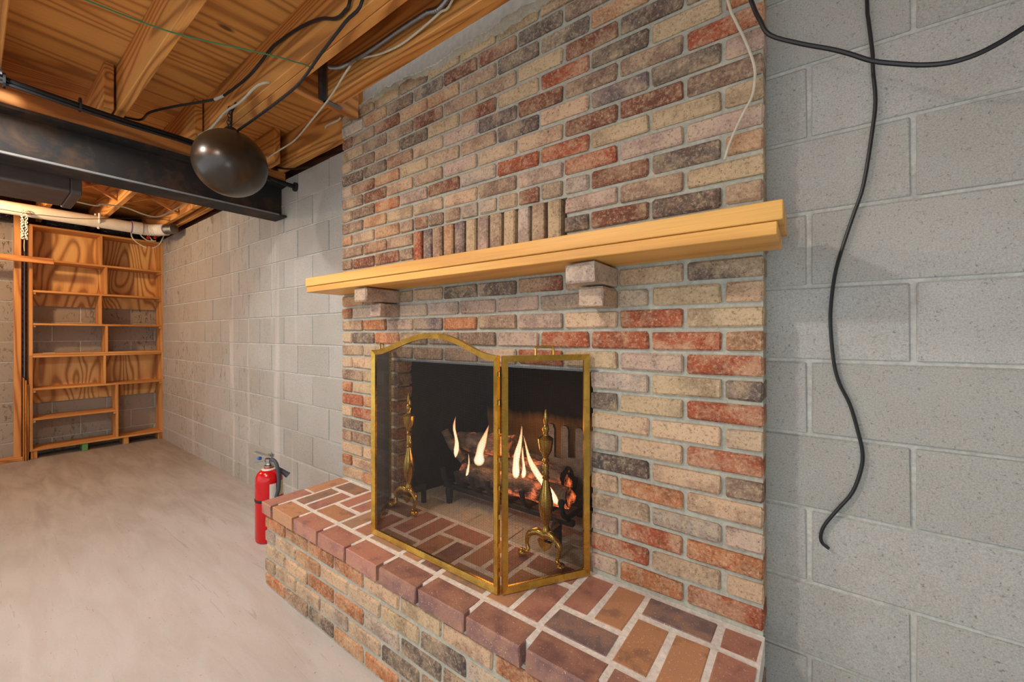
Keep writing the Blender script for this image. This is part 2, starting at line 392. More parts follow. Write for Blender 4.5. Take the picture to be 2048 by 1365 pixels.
fl = MB().box(XL-.2, XR, YF, YW+.2, -.1, 0).build('floor', M['floor'], org=(0, 0, 0)); tag(fl, 'pale worn concrete basement floor slab', kind='structure')
wb = MB().box(XL-.2, -1.72, YW+.005, YW+.2, -.06, 2.33).box(-.48, XR, YW+.005, YW+.2, -.06, 2.33).box(-1.72, -.48, YW+.005, YW+.2, 1.25, 2.33).build('wall_back', M['block_mortar'], org=(0, YW, 0))
tag(wb, 'grey concrete block wall behind the fireplace', kind='structure')
wl = MB().box(XL-.2, XL-.005, YF, YW, -.06, 2.33).build('wall_left', M['block_mortar'], org=(XL, 0, 0))
tag(wl, 'grey concrete block end wall behind the bookcases', kind='structure')
wr_ = MB().box(XR, XR+.1, YF, YW+.2, -.06, 2.6).build('wall_right', M['block_mortar'], org=(XR, 0, 0)); tag(wr_, 'grey block side wall right of the camera', kind='structure')
BZ = .342 - 2*.2008
bv = [MB().cbox(-.198, .198, 0, .03, -.0955, .0955, .003, .0008).mesh('concrete_block', M['block']) for _ in range(4)]
bvl = [MB().cbox(0, .03, -.198, .198, -.0955, .0955, .003, .0008).mesh('concrete_block', M['block']) for _ in range(3)]
for k in range(12):
    z0 = BZ + .2008*k; zt = min(z0+.2008, 2.335)
    zc = (z0+zt)/2; sc = (zt-z0-.009)/.191
    off = 0.0 if k % 2 else .203
    i = -17
    while True:
        xc = off + .4064*i + .2032; i += 1
        if xc > XR: break
        if xc < XL: continue
        if -1.95 < xc < -.28: continue
        o = link('concrete_block', random.choice(bv), (xc, YW-.0005+random.uniform(-.001, .001), zc), wb); o.scale = (1, 1, sc)
    y = YW - .02 - (0 if k % 2 else .203)
    while y > YF:
        o = link('concrete_block', random.choice(bvl), (XL-.03+random.uniform(-.001, .001), y-.2032+.2032, zc), wl); o.scale = (1, 1, sc); y -= .4064

ZJ = 2.37; ZS = 2.605
ce = MB()
ce.box(XL-.2, -1.96, YF, YW+.2, ZS, ZS+.02).box(-1.96, XR, YF, 1.05, ZS, ZS+.02)
ce = ce.build('ceiling', M['ply'], org=(0, 0, ZS)); tag(ce, 'plywood subfloor ceiling above open wooden joists', kind='structure')
def lum(name, x0, x1, y0, y1, z0, z1, mat, parent=None, c=.003):
    return MB().cbox(x0, x1, y0, y1, z0, z1, c).build(name, M[mat], parent)
E0 = .047
for k in range(-1, 7):
    y = E0 - .406*k
    if k == -1: lum('joist', -3.2, XR, .455, .492, ZJ, ZS, 'joist', ce)
    else: lum('joist', -3.2, XR, y, y+.038, ZJ, ZS, 'joist', ce)
lum('joist', -3.2, XR, .829, .866, ZJ, ZS, 'joist', ce); lum('joist', -3.2, XR, .868, .904, ZJ, ZS, 'joist', ce)
lum('joist', -6.3, -1.97, 1.305, 1.345, ZJ, ZS, 'joist', ce)
for y in (.408, .783, 1.215, .003, -.40, -.81, -1.21, -1.62): lum('joist', -6.35, -2.87, y, y+.038, ZJ, ZS, 'joist', ce)
lum('trimmer_joist', -1.93, XR, 1.050, 1.088, ZJ, ZS, 'joist', ce); lum('trimmer_joist', -1.90, XR, 1.090, 1.126, ZJ+.012, ZS, 'joist', ce)
lum('header_joist', -1.972, -1.934, .905, 1.24, ZJ, ZS, 'joist_y', ce)
MB().box(-1.93, XR, 1.262, 1.275, 2.432, 2.62).build('fire_stop_panel', M['grey_panel'], ce)
for y in (.446, .821): # cross bridging between the far joists
    for s in (0, 1):
        y0, y1 = (y, y+.37) if y < .8 else (y, y+.394)
        zz = ((ZS-.02, ZJ+.02), (ZJ+.02, ZS-.02))[s]; x = -4.92 + .045*s
        m = MB(); d = Vector((0, y1-y0, zz[1]-zz[0])).normalized(); n = Vector((0, -d.z, d.y))
        a = Vector((x, y0, zz[0])); b = Vector((x, y1, zz[1])); V = []
        for p in (a, b):
            for ex in (-.019, .019):
                for en in (-.0095, .0095): V.append(p + Vector((ex, 0, 0)) + n*en)
        m.add(V, [(0,1,3,2),(4,6,7,5),(0,4,5,1),(2,3,7,6),(0,2,6,4),(1,5,7,3)]); m.build('bridging_strut', M['joist_y'], ce)
for y in (-.36, .042):
    for s in (0, 1):
        y0, y1 = y, y+.365
        zz = ((ZS-.02, ZJ+.02), (ZJ+.02, ZS-.02))[s]; x = -4.92 + .045*s
        m = MB(); d = Vector((0, y1-y0, zz[1]-zz[0])).normalized(); n = Vector((0, -d.z, d.y))
        a = Vector((x, y0, zz[0])); b = Vector((x, y1, zz[1])); V = []
        for p in (a, b):
            for ex in (-.019, .019):
                for en in (-.0095, .0095): V.append(p + Vector((ex, 0, 0)) + n*en)
        m.add(V, [(0,1,3,2),(4,6,7,5),(0,4,5,1),(2,3,7,6),(0,2,6,4),(1,5,7,3)]); m.build('bridging_strut', M['joist_y'], ce)
# rim boards over the block walls, the gap's shade put into their colour
t1 = MB().box(XL-.2, XR, YW+.06, YW+.2, 2.33, ZS).build('trim_1', M['joist_shade']); tag(t1, 'rim board above the block wall top, coloured dark as gap shade', kind='structure')
t2 = MB().box(XL-.2, XL-.1, YF, YW+.06, 2.33, ZS).build('trim_2', M['joist_shade']); tag(t2, 'rim board above the far end wall, coloured dark as gap shade', kind='structure')

# ------------------------------------------------------------------ fireplace (chimney breast)
XA, XZ = -2.123, -.091; PIT = .0677; ZB = .4186; BL = .2032
fp = thing('brick_fireplace', (-1.107, YC, .41), 'mottled brick chimney breast with dark firebox and brick corbels', 'fireplace')
mc = MB(); ym = YC+.011
mc.box(XA+.012, -1.64, ym, YW-.002, .408, 2.43).box(-.591, XZ-.008, ym, YW-.002, .408, 2.43)
mc.box(-1.64, -.591, ym, YW-.002, 1.095, 1.49).box(-1.64, -1.512, ym, YW-.002, 1.49, 2.43).box(-.69, -.591, ym, YW-.002, 1.49, 2.43)
mc.box(-1.512, -.69, ym, YW-.002, 1.702, 2.43).box(-1.512, -.69, YC+.08, YW-.002, 1.49, 1.702)
mc.build('mortar_bed', M['mortar'], fp)
NV = 8
BM = {}
def brick_mesh(L, H, D=.09, key=None):
    key = (round(L, 3), round(H, 3), D)
    if key not in BM:
        BM[key] = [MB().cbox(-L/2, L/2, 0, D, -H/2, H/2, .0048, .0016).mesh('brick', M['brick']) for _ in range(NV if L > .15 else 5)]
    return random.choice(BM[key])
def brick(x0, x1, zi, code, root=fp, y=YC, j=.0122):
    L = round((x1-x0-j)/.002)*.002; z = ZB + PIT*(zi+.5)
    o = link('brick', brick_mesh(L, PIT-.0132), ((x0+x1)/2+random.uniform(-.001, .001), y+random.uniform(-.0015, .0015), z+random.uniform(-.001, .001)), root)
    o.rotation_euler = (0, R(random.uniform(-.5, .5)), 0)
    return colour(o, code)
def full(zi, s):
    x = XA
    if zi % 2 == 0:
        for ch in s: brick(x, x+BL, zi, ch); x += BL
    else:
        for i, ch in enumerate(s):
            L = BL/2 if i in (0, len(s)-1) else BL
            brick(x, x+L, zi, ch); x += L
piers = ['eob por', 'oeb rne', 'teb pro', 'nnd tgp', 'dnR eoe', 'erb xeb', 'roR ger', 'oyb eet', 'byd dyr', 'teb wyd']
for zi, s in enumerate(piers):
    a, b = s.split()
    if zi % 2 == 0: xs = [XA, XA+BL, XA+2*BL, XA+2.5*BL]; xr = [XZ-2.5*BL, XZ-2*BL, XZ-BL, XZ]
    else: xs = [XA, XA+BL/2, XA+1.5*BL, XA+2.5*BL]; xr = [XZ-2.5*BL, XZ-1.5*BL, XZ-.5*BL, XZ]
    for i in range(3): brick(xs[i], xs[i+1], zi, a[i]); brick(xr[i], xr[i+1], zi, b[i])
rows = {10: 'ntbnnprypr', 11: 'tdobnbprrrc', 12: 'nopvonpery', 15: 'ntbdrnbtnd', 16: 'nbtdnrbtpnb',
        20: 'bcytebprpp', 21: 'pborrpgrryyy'[:0] or 'nbopRgrryyy', 22: 'nRenpteRRb', 23: 'pRcytnuevdp', 24: 'ddRtpuRbbr', 25: 'tbndyRyrdyo',
        26: 'ybnRnnyRdb', 27: 'RbRccbddcbn', 28: 'wcbdRRdbnb', 29: 'nntbyynbyn'}
rows[29] = 'nnybyyynbyn'
for zi, s in rows.items():
    if zi in (15, 16):
        # behind the mantel shelf; the niche opens in the upper of the two
        if zi == 15: full(zi, 'tnbdrnbtndb')
        else:
            for i, ch in enumerate('nbt'): brick(XA+BL*i, XA+BL*(i+1), zi, ch)
            brick(-.70, XZ-2*BL, zi, 'b'); brick(XZ-2*BL, XZ-BL, zi, 'n'); brick(XZ-BL, XZ, zi, 'd')
    else: full(zi, s)
# courses 13 and 14 with the corbels let in
def seq(zi, xs, s):
    for i, ch in enumerate(s):
        if ch != '.': brick(xs[i], xs[i+1], zi, ch)
CL, CR = -1.616, -.502
seq(13, [XA, XA+.1016, CL-.09, CL, CL+.203, CL+.406, CL+.61, CL+.813, CR-.085, CR, XZ-1.5*BL, XZ-.5*BL, XZ], 'ow.wwppv.gye')
seq(14, [XA, XA+BL, CL-.1, CL, XA+3*BL, XA+4*BL, XA+5*BL, XA+6*BL, XA+7*BL, CR-.1, CR, XZ-BL, XZ], 'cn.nnddRn.nd')
for zi, xr, yf, code in ((14, CL, 1.072, 'p'), (14, CR, 1.082, 'w'), (13, CL, 1.145, 'p'), (13, CR, 1.142, 'p')):
    wdt = .098 if zi == 14 else .084
    o = link('brick', MB().cbox(-wdt/2, wdt/2, 0, YC+.08-yf, -.0305, .0305, .005, .0015).mesh('brick', M['brick']), (xr-wdt/2, yf, ZB+PIT*(zi+.5)), fp); colour(o, code); o['label'] = 'projecting corbel brick under the mantel'
# courses 17, 18, 19 with the niche of upright bricks
seq(17, [XA, XA+.5*BL, XA+1.5*BL, XA+2.5*BL, -1.507, -.70, XZ-2.5*BL, XZ-1.5*BL, XZ-.5*BL, XZ], 'nRRb.dRdn')
seq(18, [XA, XA+BL, XA+2*BL, -1.51, -.70, XZ-2*BL, XZ-BL, XZ], 'nRn.pny')
xs = [XA, XA+.5*BL, XA+1.5*BL, XA+2.5*BL] + [-1.507+.1009*i for i in range(10)] + [XZ-1.5*BL, XZ-.5*BL, XZ]
seq(19, xs, 'ctcbRbnggnRdg' + 'Rdc')
for i, ch in enumerate('rvncvypnywny'):
    x = -1.507 + .0672*i
    o = link('brick', MB().cbox(-.0268, .0268, 0, .08, 0, .198, .0045, .0013).mesh('brick', M['brick']), (x+.0305, YC-.004+random.uniform(-.003, .003), 1.502), fp); colour(o, ch); o['label'] = 'upright brick of the row above the mantel'
# ragged mortar along the top of the breast
m = MB(); nx = 220; random.seed(3)
ph = [random.uniform(0, 6.28) for _ in range(8)]
wob = lambda x, fs, o: sum(math.sin(x*f+ph[(k+o) % 8])/(k+1) for k, f in enumerate(fs))
V = []; Fc = []
for i in range(nx+1):
    x = XA+.12 + (XZ-.002-XA-.12)*i/nx
    z = 2.447 + .007*wob(x, (7, 17, 41, 83), 0) + random.uniform(-.003, .003)
    d = .008 + .005*wob(x, (9, 23, 57), 3) + random.uniform(-.002, .002); d = max(.001, d)
    lo = z - .030 - .010*wob(x, (5, 13, 37, 71), 5)
    V += [(x, YC+.004, lo), (x, YC-.002-d*.8, lo+.010), (x, YC-.004-d, z-.010), (x, YC-d*.4, z), (x, YC+.03, z+.012), (x, YC+.09, z+.02)]
for i in range(nx):
    for k in range(5): Fc.append((i*6+k, i*6+k+1, i*6+7+k, i*6+6+k))
m.add(V, Fc); tag(m.build('mortar_crust', M['mortar'], fp), 'rough mortar squeezed along the broken top course')
random.seed(11)
# lintel, firebox lining, firebox floor
MB().box(-1.64, -.57, YC+.01, YW, 1.088, 1.0955).box(-1.64, -.57, YC+.012, YC+.018, 1.088, 1.12).build('lintel', M['galv'], fp)
def quad(name, pts, mat, off):
    pts = [Vector(p) for p in pts]; off = Vector(off); m = MB()
    return m.add(list(pts)+[p+off for p in pts], [(0,1,2,3),(7,6,5,4),(0,4,5,1),(1,5,6,2),(2,6,7,3),(3,7,4,0)]).build(name, mat, fp)
quad('firebox_side', [(-1.615, YC+.088, .41), (-1.50, 1.83, .41), (-1.50, 1.83, 1.20), (-1.615, YC+.088, 1.20)], M['soot'], (-.05, 0, 0))
quad('firebox_side', [(-.59, YC+.088, .41), (-.70, 1.83, .41), (-.70, 1.83, 1.20), (-.59, YC+.088, 1.20)], M['soot'], (.05, 0, 0))
quad('firebox_back', [(-1.56, 1.83, .40), (-.64, 1.83, .40), (-.64, 1.76, 1.20), (-1.56, 1.76, 1.20)], M['soot_back'], (0, .05, 0))
quad('firebox_hood', [(-1.62, YW-.08, 1.20), (-.58, YW-.08, 1.20), (-.58, 1.83, 1.20), (-1.62, 1.83, 1.20)], M['soot'], (0, 0, .03))
MB().box(-1.72, -.48, YC+.011, 1.88, .36, .4075).build('firebox_base', M['mortar'], fp)
fbm = [MB().cbox(-.112, .112, -.0555, .0555, 0, .03, .002, .0006).mesh('firebrick', M['fibrick']) for _ in range(3)]
for j in range(5):
    for i in range(5):
        x = -1.50 + .2285*i + (.114 if j % 2 else 0) - .02; y = YC+.064+.114*j
        if -1.60+.03*j < x-.1 and x+.1 < -.57-.02*j: link('firebrick', random.choice(fbm), (x, y, .382), fp)

# ------------------------------------------------------------------ raised hearth
hx0, hx1, hy = XA+.005, XZ, .853
he = thing('raised_hearth', (-1.107, 1.03, 0), 'raised brick hearth with basketweave paver top and maroon edge', 'hearth')
MB().box(hx0+.008, hx1-.008, hy+.008, YC+.02, 0, .355).build('mortar_bed', M['mortar'], he)
MB().box(hx0+.004, hx1-.004, .876, YC+.0105, .345, .4083).build('mortar_top', M['mortar_white'], he)
HP = .0692
hrows = ['oroccodcoc'[:0] or 'ocncdbocno', 'bttytdbobt', 'teoocdgtbn', 'gtcpebdtoc'[:0] or 'ntcegdgotb', 'ococeyeoct']
hr = ['ondcobotcnc', 'bttgtdbnbcb', 'teoogdbtbnt', 'gtcetyxgobtc'[:11], 'ocooeyeoctc']
for k in range(5):
    z = HP*(k+.5)+.004; x = hx0; s = hr[k]; i = 0
    first = True
    while x < hx1-.02:
        L = BL/2 if (k % 2 == 1 and first) else BL
        L = min(L, hx1-x); first = False
        o = link('brick', brick_mesh(round((L-.0115)/.002)*.002, PIT-.0132), (x+L/2, hy+random.uniform(-.002, .002), z), he); colour(o, s[i % len(s)]); i += 1; x += L
    for sx in (0, 1):
        y = hy+.093 if k % 2 == 0 else hy+.095
        for L in ((.1, .19) if k % 2 == 0 else (.19, .1)):
            o = link('brick', brick_mesh(L, PIT-.0132), ((hx0 if sx == 0 else hx1), y+L/2+.004, z), he); o.rotation_euler = (0, 0, R(-90 if sx == 0 else 90)); colour(o, random.choice('tobcn')); y += L+.009
# pavers: z top .41, front edge at .84
def paver(x0, x1, y0, y1, code, h=.0575, g=.019, y_front=0):
    key = ('p', round(x1-x0-g, 3), round(y1-y0-g, 3))
    if key not in BM:
        a, b = (x1-x0-g)/2, (y1-y0-g)/2
        BM[key] = [MB().cbox(-a, a, -b, b, -h, 0, .003, .0032, jz=.1).mesh('paver', M['paver']) for _ in range(4)]
    o = link('paver', random.choice(BM[key]), ((x0+x1)/2, (y0+y1)/2, .410+random.uniform(-.0008, .0008)), he); return colour(o, code, .1)
yj = .937
paver(hx0-.012, hx0+.094, .838, 1.046, 'k', g=.008); paver(hx0-.012, hx0+.094, 1.046, YC, 'c', g=.008)
x = hx0+.094; front = 'ckkkmmmmmmk'; i = 0
while x < hx1-.1:
    L = .2045; x1 = min(x+L, hx1) if x+L < hx1-.06 else hx1
    paver(x, x1, .838, yj, front[i % len(front)], g=.014); x = x1; i += 1
x = hx0+.094; u = 0
un = ['bkb', 'ckk', 'nkb', 'nkk', 'cmk', 'nck', 'ckk', 'vkc', 'ccv', 'vkc']
ux = (hx1-.104-x)/9
for u in range(9):
    x0, x1 = x+ux*u, x+ux*(u+1); c = un[u % len(un)]; xm = (x0+x1)/2
    if u % 2 == 0:
        paver(x0, xm, yj, yj+.205, c[0]); paver(xm, x1, yj, yj+.205, c[1]); paver(x0, x1, yj+.205, YC-.002, c[2])
    else:
        paver(x0, x1, yj, yj+.108, c[0]); paver(x0, xm, yj+.108, YC-.002, c[1]); paver(xm, x1, yj+.108, YC-.002, c[2])
paver(hx1-.104, hx1, yj, yj+.205, 'k'); paver(hx1-.104, hx1, yj+.205, YC-.002, 'k')

# ------------------------------------------------------------------ mantel
mt = thing('mantel_shelf', (-1.08, 1.15, 1.436), 'honey coloured double board wooden mantel shelf above the firebox', 'mantel')
MB().cbox(-2.116, -.056, 1.053, YC-.002, 1.436, 1.4655, .002).build('lower_board', M['mantel'], mt)
MB().cbox(-2.118, -.045, 1.048, YC-.002, 1.4665, 1.510, .002).build('upper_board', M['mantel'], mt)

# ------------------------------------------------------------------ fire screen
sc = thing('fire_screen', (-1.1, .975, .411), 'brass three panel folding mesh fire screen with arched centre panel', 'fire screen')
def frame(outline, w, th, xf, name):
    # outline: closed CCW list in panel (s, z); inset by w to make a ring; xf maps (s, z, t) to world
    n = len(outline); P = [Vector((a, b)) for a, b in outline]; ins = []
    for i in range(n):
        d0 = (P[i]-P[i-1]).normalized(); d1 = (P[(i+1) % n]-P[i]).normalized()
        n0 = Vector((-d0.y, d0.x)); n1 = Vector((-d1.y, d1.x)); b = (n0+n1)
        b = b.normalized(); ins.append(P[i] + b*(w/max(.3, b.dot(n0))))
    m = MB(); V = []
    for t, r in ((-th/2, 0), (-th*.15, 1), (th/2, 1), (th/2, 0)):
        V += [xf(*(ins[i] if r else P[i]), t) for i in range(n)]
    # outer front, inner front, inner back, outer back
    Fc = []
    for i in range(n):
        j = (i+1) % n
        Fc += [(i, j, n+j, n+i), (n+i, n+j, 2*n+j, 2*n+i), (2*n+i, 2*n+j, 3*n+j, 3*n+i), (3*n+i, 3*n+j, j, i)]
    m.add(V, Fc); global FR; FR = m.build(name, M['brass_old'], sc); return FR
def wires(s0, s1, z0, topf, xf, pitch=.0039, wd=.0006):
    m = MB(); s = s0+pitch/2
    def bar(a, b, ax):
        V = []
        for p in (a, b):
            for e in (-wd/2, wd/2):
                for t in (-wd/2, wd/2):
                    q = (p[0]+e, p[1]) if ax == 'v' else (p[0], p[1]+e)
                    V.append(xf(q[0], q[1], t))
        m.add(V, [(0,1,3,2),(4,6,7,5),(0,4,5,1),(2,3,7,6),(0,2,6,4),(1,5,7,3)])
    while s < s1: bar((s, z0), (s, topf(s)), 'v'); s += pitch
    zmax = max(topf(s0+(s1-s0)*i/60) for i in range(61)); z = z0+pitch/2
    while z < zmax:
        # horizontal clipped to where the top is higher
        ss = [s0+(s1-s0)*i/120 for i in range(121)]; run = [q for q in ss if topf(q) >= z]
        if len(run) > 1: bar((run[0], z), (run[-1], z), 'h')
        z += pitch
    return tag(m.build('wire_mesh', M['mesh'], sc), 'fine dark wire mesh panel', kind='stuff')
ZH = .4128
# centre panel
pc0, pc1 = -1.424, -.772
arch = [(-1.424, 1.154), (-1.37, 1.157), (-1.311, 1.172), (-1.25, 1.190), (-1.192, 1.206), (-1.13, 1.218), (-1.083, 1.221), (-1.03, 1.219), (-.983, 1.211), (-.935, 1.197), (-.892, 1.180), (-.85, 1.164), (-.815, 1.155), (-.772, 1.150)]
xfc = lambda s, z, t: Vector((s, .975+t, z))
arch2 = [(p.x, p.y) for p in [Vector((q.x, q.z)) for q in spline([(a, 0, b) for a, b in arch], 4)]]
out = [(pc0, ZH), (pc1, ZH)] + list(reversed(arch2))
frame(out, .019, .014, xfc, 'centre_frame')
def topc(s):
    for (a, za), (b, zb) in zip(arch2[:-1], arch2[1:]):
        if a <= s <= b: return za + (zb-za)*(s-a)/(b-a+1e-9) - .012
    return 1.14
wires(pc0+.012, pc1-.012, ZH+.01, topc, xfc)
def side_panel(a, b, zt):
    a = Vector(a); b = Vector(b); d = (b-a); L = d.length; d.normalize(); nn = Vector((-d.y, d.x))
    if nn.y > 0: nn = -nn
    xf = lambda s, z, t: Vector((a.x+d.x*s - nn.x*t, a.y+d.y*s - nn.y*t, z))
    frame([(0, ZH), (L, ZH), (L, zt), (0, zt)], .019, .014, xf, 'side_frame')
    wires(.012, L-.012, ZH+.01, lambda s: zt-.012, xf)
    c = L*.47; hp = [xf(c-.032, zt-.004, 0), xf(c-.03, zt+.022, 0), xf(c-.018, zt+.026, 0), xf(c+.018, zt+.026, 0), xf(c+.03, zt+.022, 0), xf(c+.032, zt-.004, 0)]
    MB().tube(spline(hp, 4), .0042, 8).build('handle', M['brass'], FR, True)
    return xf
side_panel((-.764, .982), (-.594, 1.236), 1.150)
side_panel((-1.432, .982), (-1.655, 1.232), 1.150)
for px in (-.768, -1.428):
    for i in range(8): MB().lathe([(.0026, 0), (.0026, .014)], (px, .973, .47+.088*i), 8).build('hinge_pin', M['brass'], sc, True)

# ------------------------------------------------------------------ andirons, grate, logs, flames
def andiron(x, y, label):
    r = thing('andiron', (x, y, .411), label, 'andiron', 'pair of brass andirons')
    pr = [(.012, .085), (.018, .10), (.014, .115), (.010, .125), (.012, .135), (.020, .16), (.0255, .19), (.027, .21), (.022, .245), (.014, .28), (.010, .30), (.014, .307), (.010, .315), (.013, .325), (.009, .335), (.012, .35), (.008, .362),
          (.013, .372), (.008, .382), (.012, .392), (.022, .41), (.027, .44), (.028, .455), (.020, .462), (.010, .468), (.009, .478), (.013, .49), (.011, .503), (.006, .51), (.0085, .525), (.0065, .55), (.0022, .568)]
    MB().lathe([(a, b*.945) for a, b in pr], (x, y, .411), 20).build('post', M['brass'], r, True)
    for s in (-1, 1):
        pts = spline([(x, y-.004, .411+.085), (x+s*.030, y-.010, .411+.092), (x+s*.062, y-.016, .411+.075), (x+s*.068, y-.02, .411+.045), (x+s*.060, y-.024, .411+.022), (x+s*.078, y-.032, .411+.012)], 5)
        n = len(pts); lg_ = MB().tube(pts, [.017-.010*min(1, i/(n*.6)) for i in range(n)], 10).build('leg', M['brass'], r, True)
        MB().lathe([(.004, 0), (.013, .003), (.017, .011), (.015, .019), (.006, .025)], (x+s*.08, y-.034, .411), 14).build('foot', M['brass'], lg_, True)
    MB().prism([(x-.03, .475), (x+.03, .475), (x+.018, .452), (x, .44), (x-.018, .452)], 'y', y-.012, y+.004).build('apron', M['brass'], r)
    MB().cbox(x-.011, x+.011, y, y+.10, .478, .498, .003).cbox(x-.011, x+.011, y+.08, y+.10, .411, .48, .003).build('billet_bar', M['iron'], r)
    return r
andiron(-.762, 1.235, 'right brass andiron with urn finial in front of the fire')
andiron(-1.488, 1.210, 'left brass andiron with urn finial beside the firebox jamb')
gr = thing('fire_grate', (-1.1, 1.5, .411), 'black cast iron fire grate holding the burning logs', 'grate')
for i in range(8):
    x = -1.42 + .093*i
    gb = MB().tube(spline([(x, 1.36, .56), (x, 1.375, .515), (x, 1.42, .492), (x, 1.55, .486), (x, 1.63, .50), (x, 1.66, .56)], 4), .011, 8).build('grate_bar', M['iron'], gr, True)
    MB().lathe([(.004, -.013), (.0125, -.008), (.014, 0), (.0125, .008), (.004, .013)], (x, 1.36, .565), 10).build('bar_knob', M['iron'], gb, True)
for y in (1.41, 1.59): MB().cbox(-1.46, -.74, y-.012, y+.012, .462, .484, .003).build('grate_rail', M['iron'], gr)
for x in (-1.40, -.80):
    for y in (1.385, 1.60): MB().tube([(x, y, .475), (x+(.02 if x < -1 else -.02), y-.02 if y < 1.5 else y+.01, .411)], [.02, .013], 8).build('leg', M['iron'], gr, True)
def log(x0, x1, y, z, r, label, tilt=0, seed=0, dy=0):
    rd = random.Random(seed); n = 12; seg = 14; m = MB(); V = []
    for i in range(n+1):
        t = i/n; cx_ = x0+(x1-x0)*t; cz_ = z+tilt*(t-.5); cy_ = y+dy*(t-.5)
        rr = r*(1+rd.uniform(-.06, .06))
        V += [(cx_+rd.uniform(-.006, .006), cy_+rr*math.cos(2*math.pi*k/seg)*(1+rd.uniform(-.08, .08)), cz_+rr*math.sin(2*math.pi*k/seg)*(1+rd.uniform(-.08, .08))) for k in range(seg)]
    Fc = [(i*seg+k, i*seg+(k+1) % seg, (i+1)*seg+(k+1) % seg, (i+1)*seg+k) for i in range(n) for k in range(seg)]
    Fc += [tuple(range(seg-1, -1, -1)), tuple(n*seg+k for k in range(seg))]
    o = m.add(V, Fc).build('fire_log', M['log'], None, True)
    return tag(o, label, 'log', 'burning logs in the grate')
log(-1.44, -.86, 1.56, .565, .068, 'thick charred log glowing at the back of the grate', 0, 1)
log(-1.36, -.78, 1.45, .545, .045, 'grey ash covered log lying along the front of the grate', .01, 2)
log(-1.47, -1.12, 1.52, .675, .052, 'upper log glowing orange at the left of the fire', .03, 3)
lg = MB().tube([(-1.47, 1.42, .735), (-1.42, 1.43, .66), (-1.36, 1.44, .60)], [.018, .022, .02], 9).build('fire_log', M['log'], None, True); tag(lg, 'thin dark branch leaning against the glowing logs', 'log', 'burning logs in the grate')
# slotted curved basket plate at the right of the fire
pts = [(-1.16, .50)]
for i in range(9):
    a = R(-90+100*i/8); pts.append((-.95+.20*math.cos(a), .71+.215*math.sin(a)))
tops = []
for i in range(4):
    xr = -.755 - .075*i
    tops += [(xr, .775-.004*i), (xr-.010, .785), (xr-.028, .785), (xr-.038, .775), (xr-.038, .65-.01*i), (xr-.075, .65-.01*i)]
poly = pts + tops + [(-1.16, .63)]
m = MB().prism(poly, 'y', 1.665, 1.683)
tag(m.build('fire_basket', M['ash']), 'ash grey curved slotted basket plate at the right of the fire', 'fire basket')
def flame(path, wid, label, seed=0):
    rd = random.Random(seed); pts = spline(path, 8); n = len(pts); rr = []; q = []; a0 = rd.uniform(0, 6)
    for i in range(n):
        t = i/(n-1); env = (min(1, t/.22)**.6)*(1-t)**.75*1.45
        rr.append(max(.0008, .8*wid*env*(1+.16*math.sin(t*11+a0))))
        q.append(pts[i]+Vector((wid*.45*t*math.sin(t*7+a0), 0, 0)))
    o = MB().tube(q, rr, 14).build('flame', M['flame'], None, True)
    return tag(o, label, 'flame', 'flames of the fire')
flame([(-1.245, 1.42, .60), (-1.238, 1.42, .655), (-1.21, 1.42, .72), (-1.195, 1.42, .80)], .028, 'broad white hot flame near the middle hinge of the screen', 1)
flame([(-1.375, 1.40, .62), (-1.368, 1.40, .69), (-1.380, 1.40, .76), (-1.372, 1.40, .82)], .012, 'slender flame beside the leaning dark branch', 2)
flame([(-1.015, 1.40, .595), (-1.012, 1.40, .66), (-.995, 1.40, .74), (-.992, 1.40, .83)], .020, 'tall upright flame just right of the screen hinge', 3)
flame([(-.795, 1.38, .545), (-.84, 1.38, .595), (-.895, 1.38, .655), (-.945, 1.39, .71), (-.975, 1.39, .79)], .018, 'long slanting flame behind the right andiron', 4)
flame([(-1.31, 1.41, .52), (-1.305, 1.41, .56), (-1.298, 1.41, .61), (-1.295, 1.41, .65)], .008, 'small thin flame low on the left of the grate', 5)
flame([(-.985, 1.41, .60), (-.98, 1.41, .63), (-.985, 1.41, .69), (-.98, 1.41, .74)], .010, 'short faint flame between the tall flame and the slanting one', 6)
lamp('fire_glow', (-1.1, 1.40, .74), 3.0, (1.0, .42, .14), .10)

# ------------------------------------------------------------------ fire extinguisher
ex, ey = -2.585, 1.065
ft = thing('fire_extinguisher', (ex, ey, 0), 'red fire extinguisher with black strap beside the hearth', 'extinguisher')
MB().lathe([(.062, 0), (.070, .008), (.070, .018), (.072, .022), (.072, .355), (.069, .378), (.060, .398), (.045, .412), (.028, .418), (.026, .43)], (ex, ey, 0), 32).build('cylinder', M['red'], ft, True)
MB().lathe([(.038, .414), (.04, .418), (.036, .424)], (ex, ey, 0), 24).build('collar_ring', M['white'], ft, True)
MB().lathe([(.026, .428), (.026, .44), (.018, .444), (.016, .452), (.022, .455), (.022, .478), (.014, .485)], (ex, ey, 0), 20).build('valve', M['chrome'], ft, True)
MB().lathe([(.0735, .238), (.0745, .24), (.0745, .252), (.0735, .254)], (ex, ey, 0), 32).build('strap', M['black'], ft, True)
dx, dy = -.8, -.6
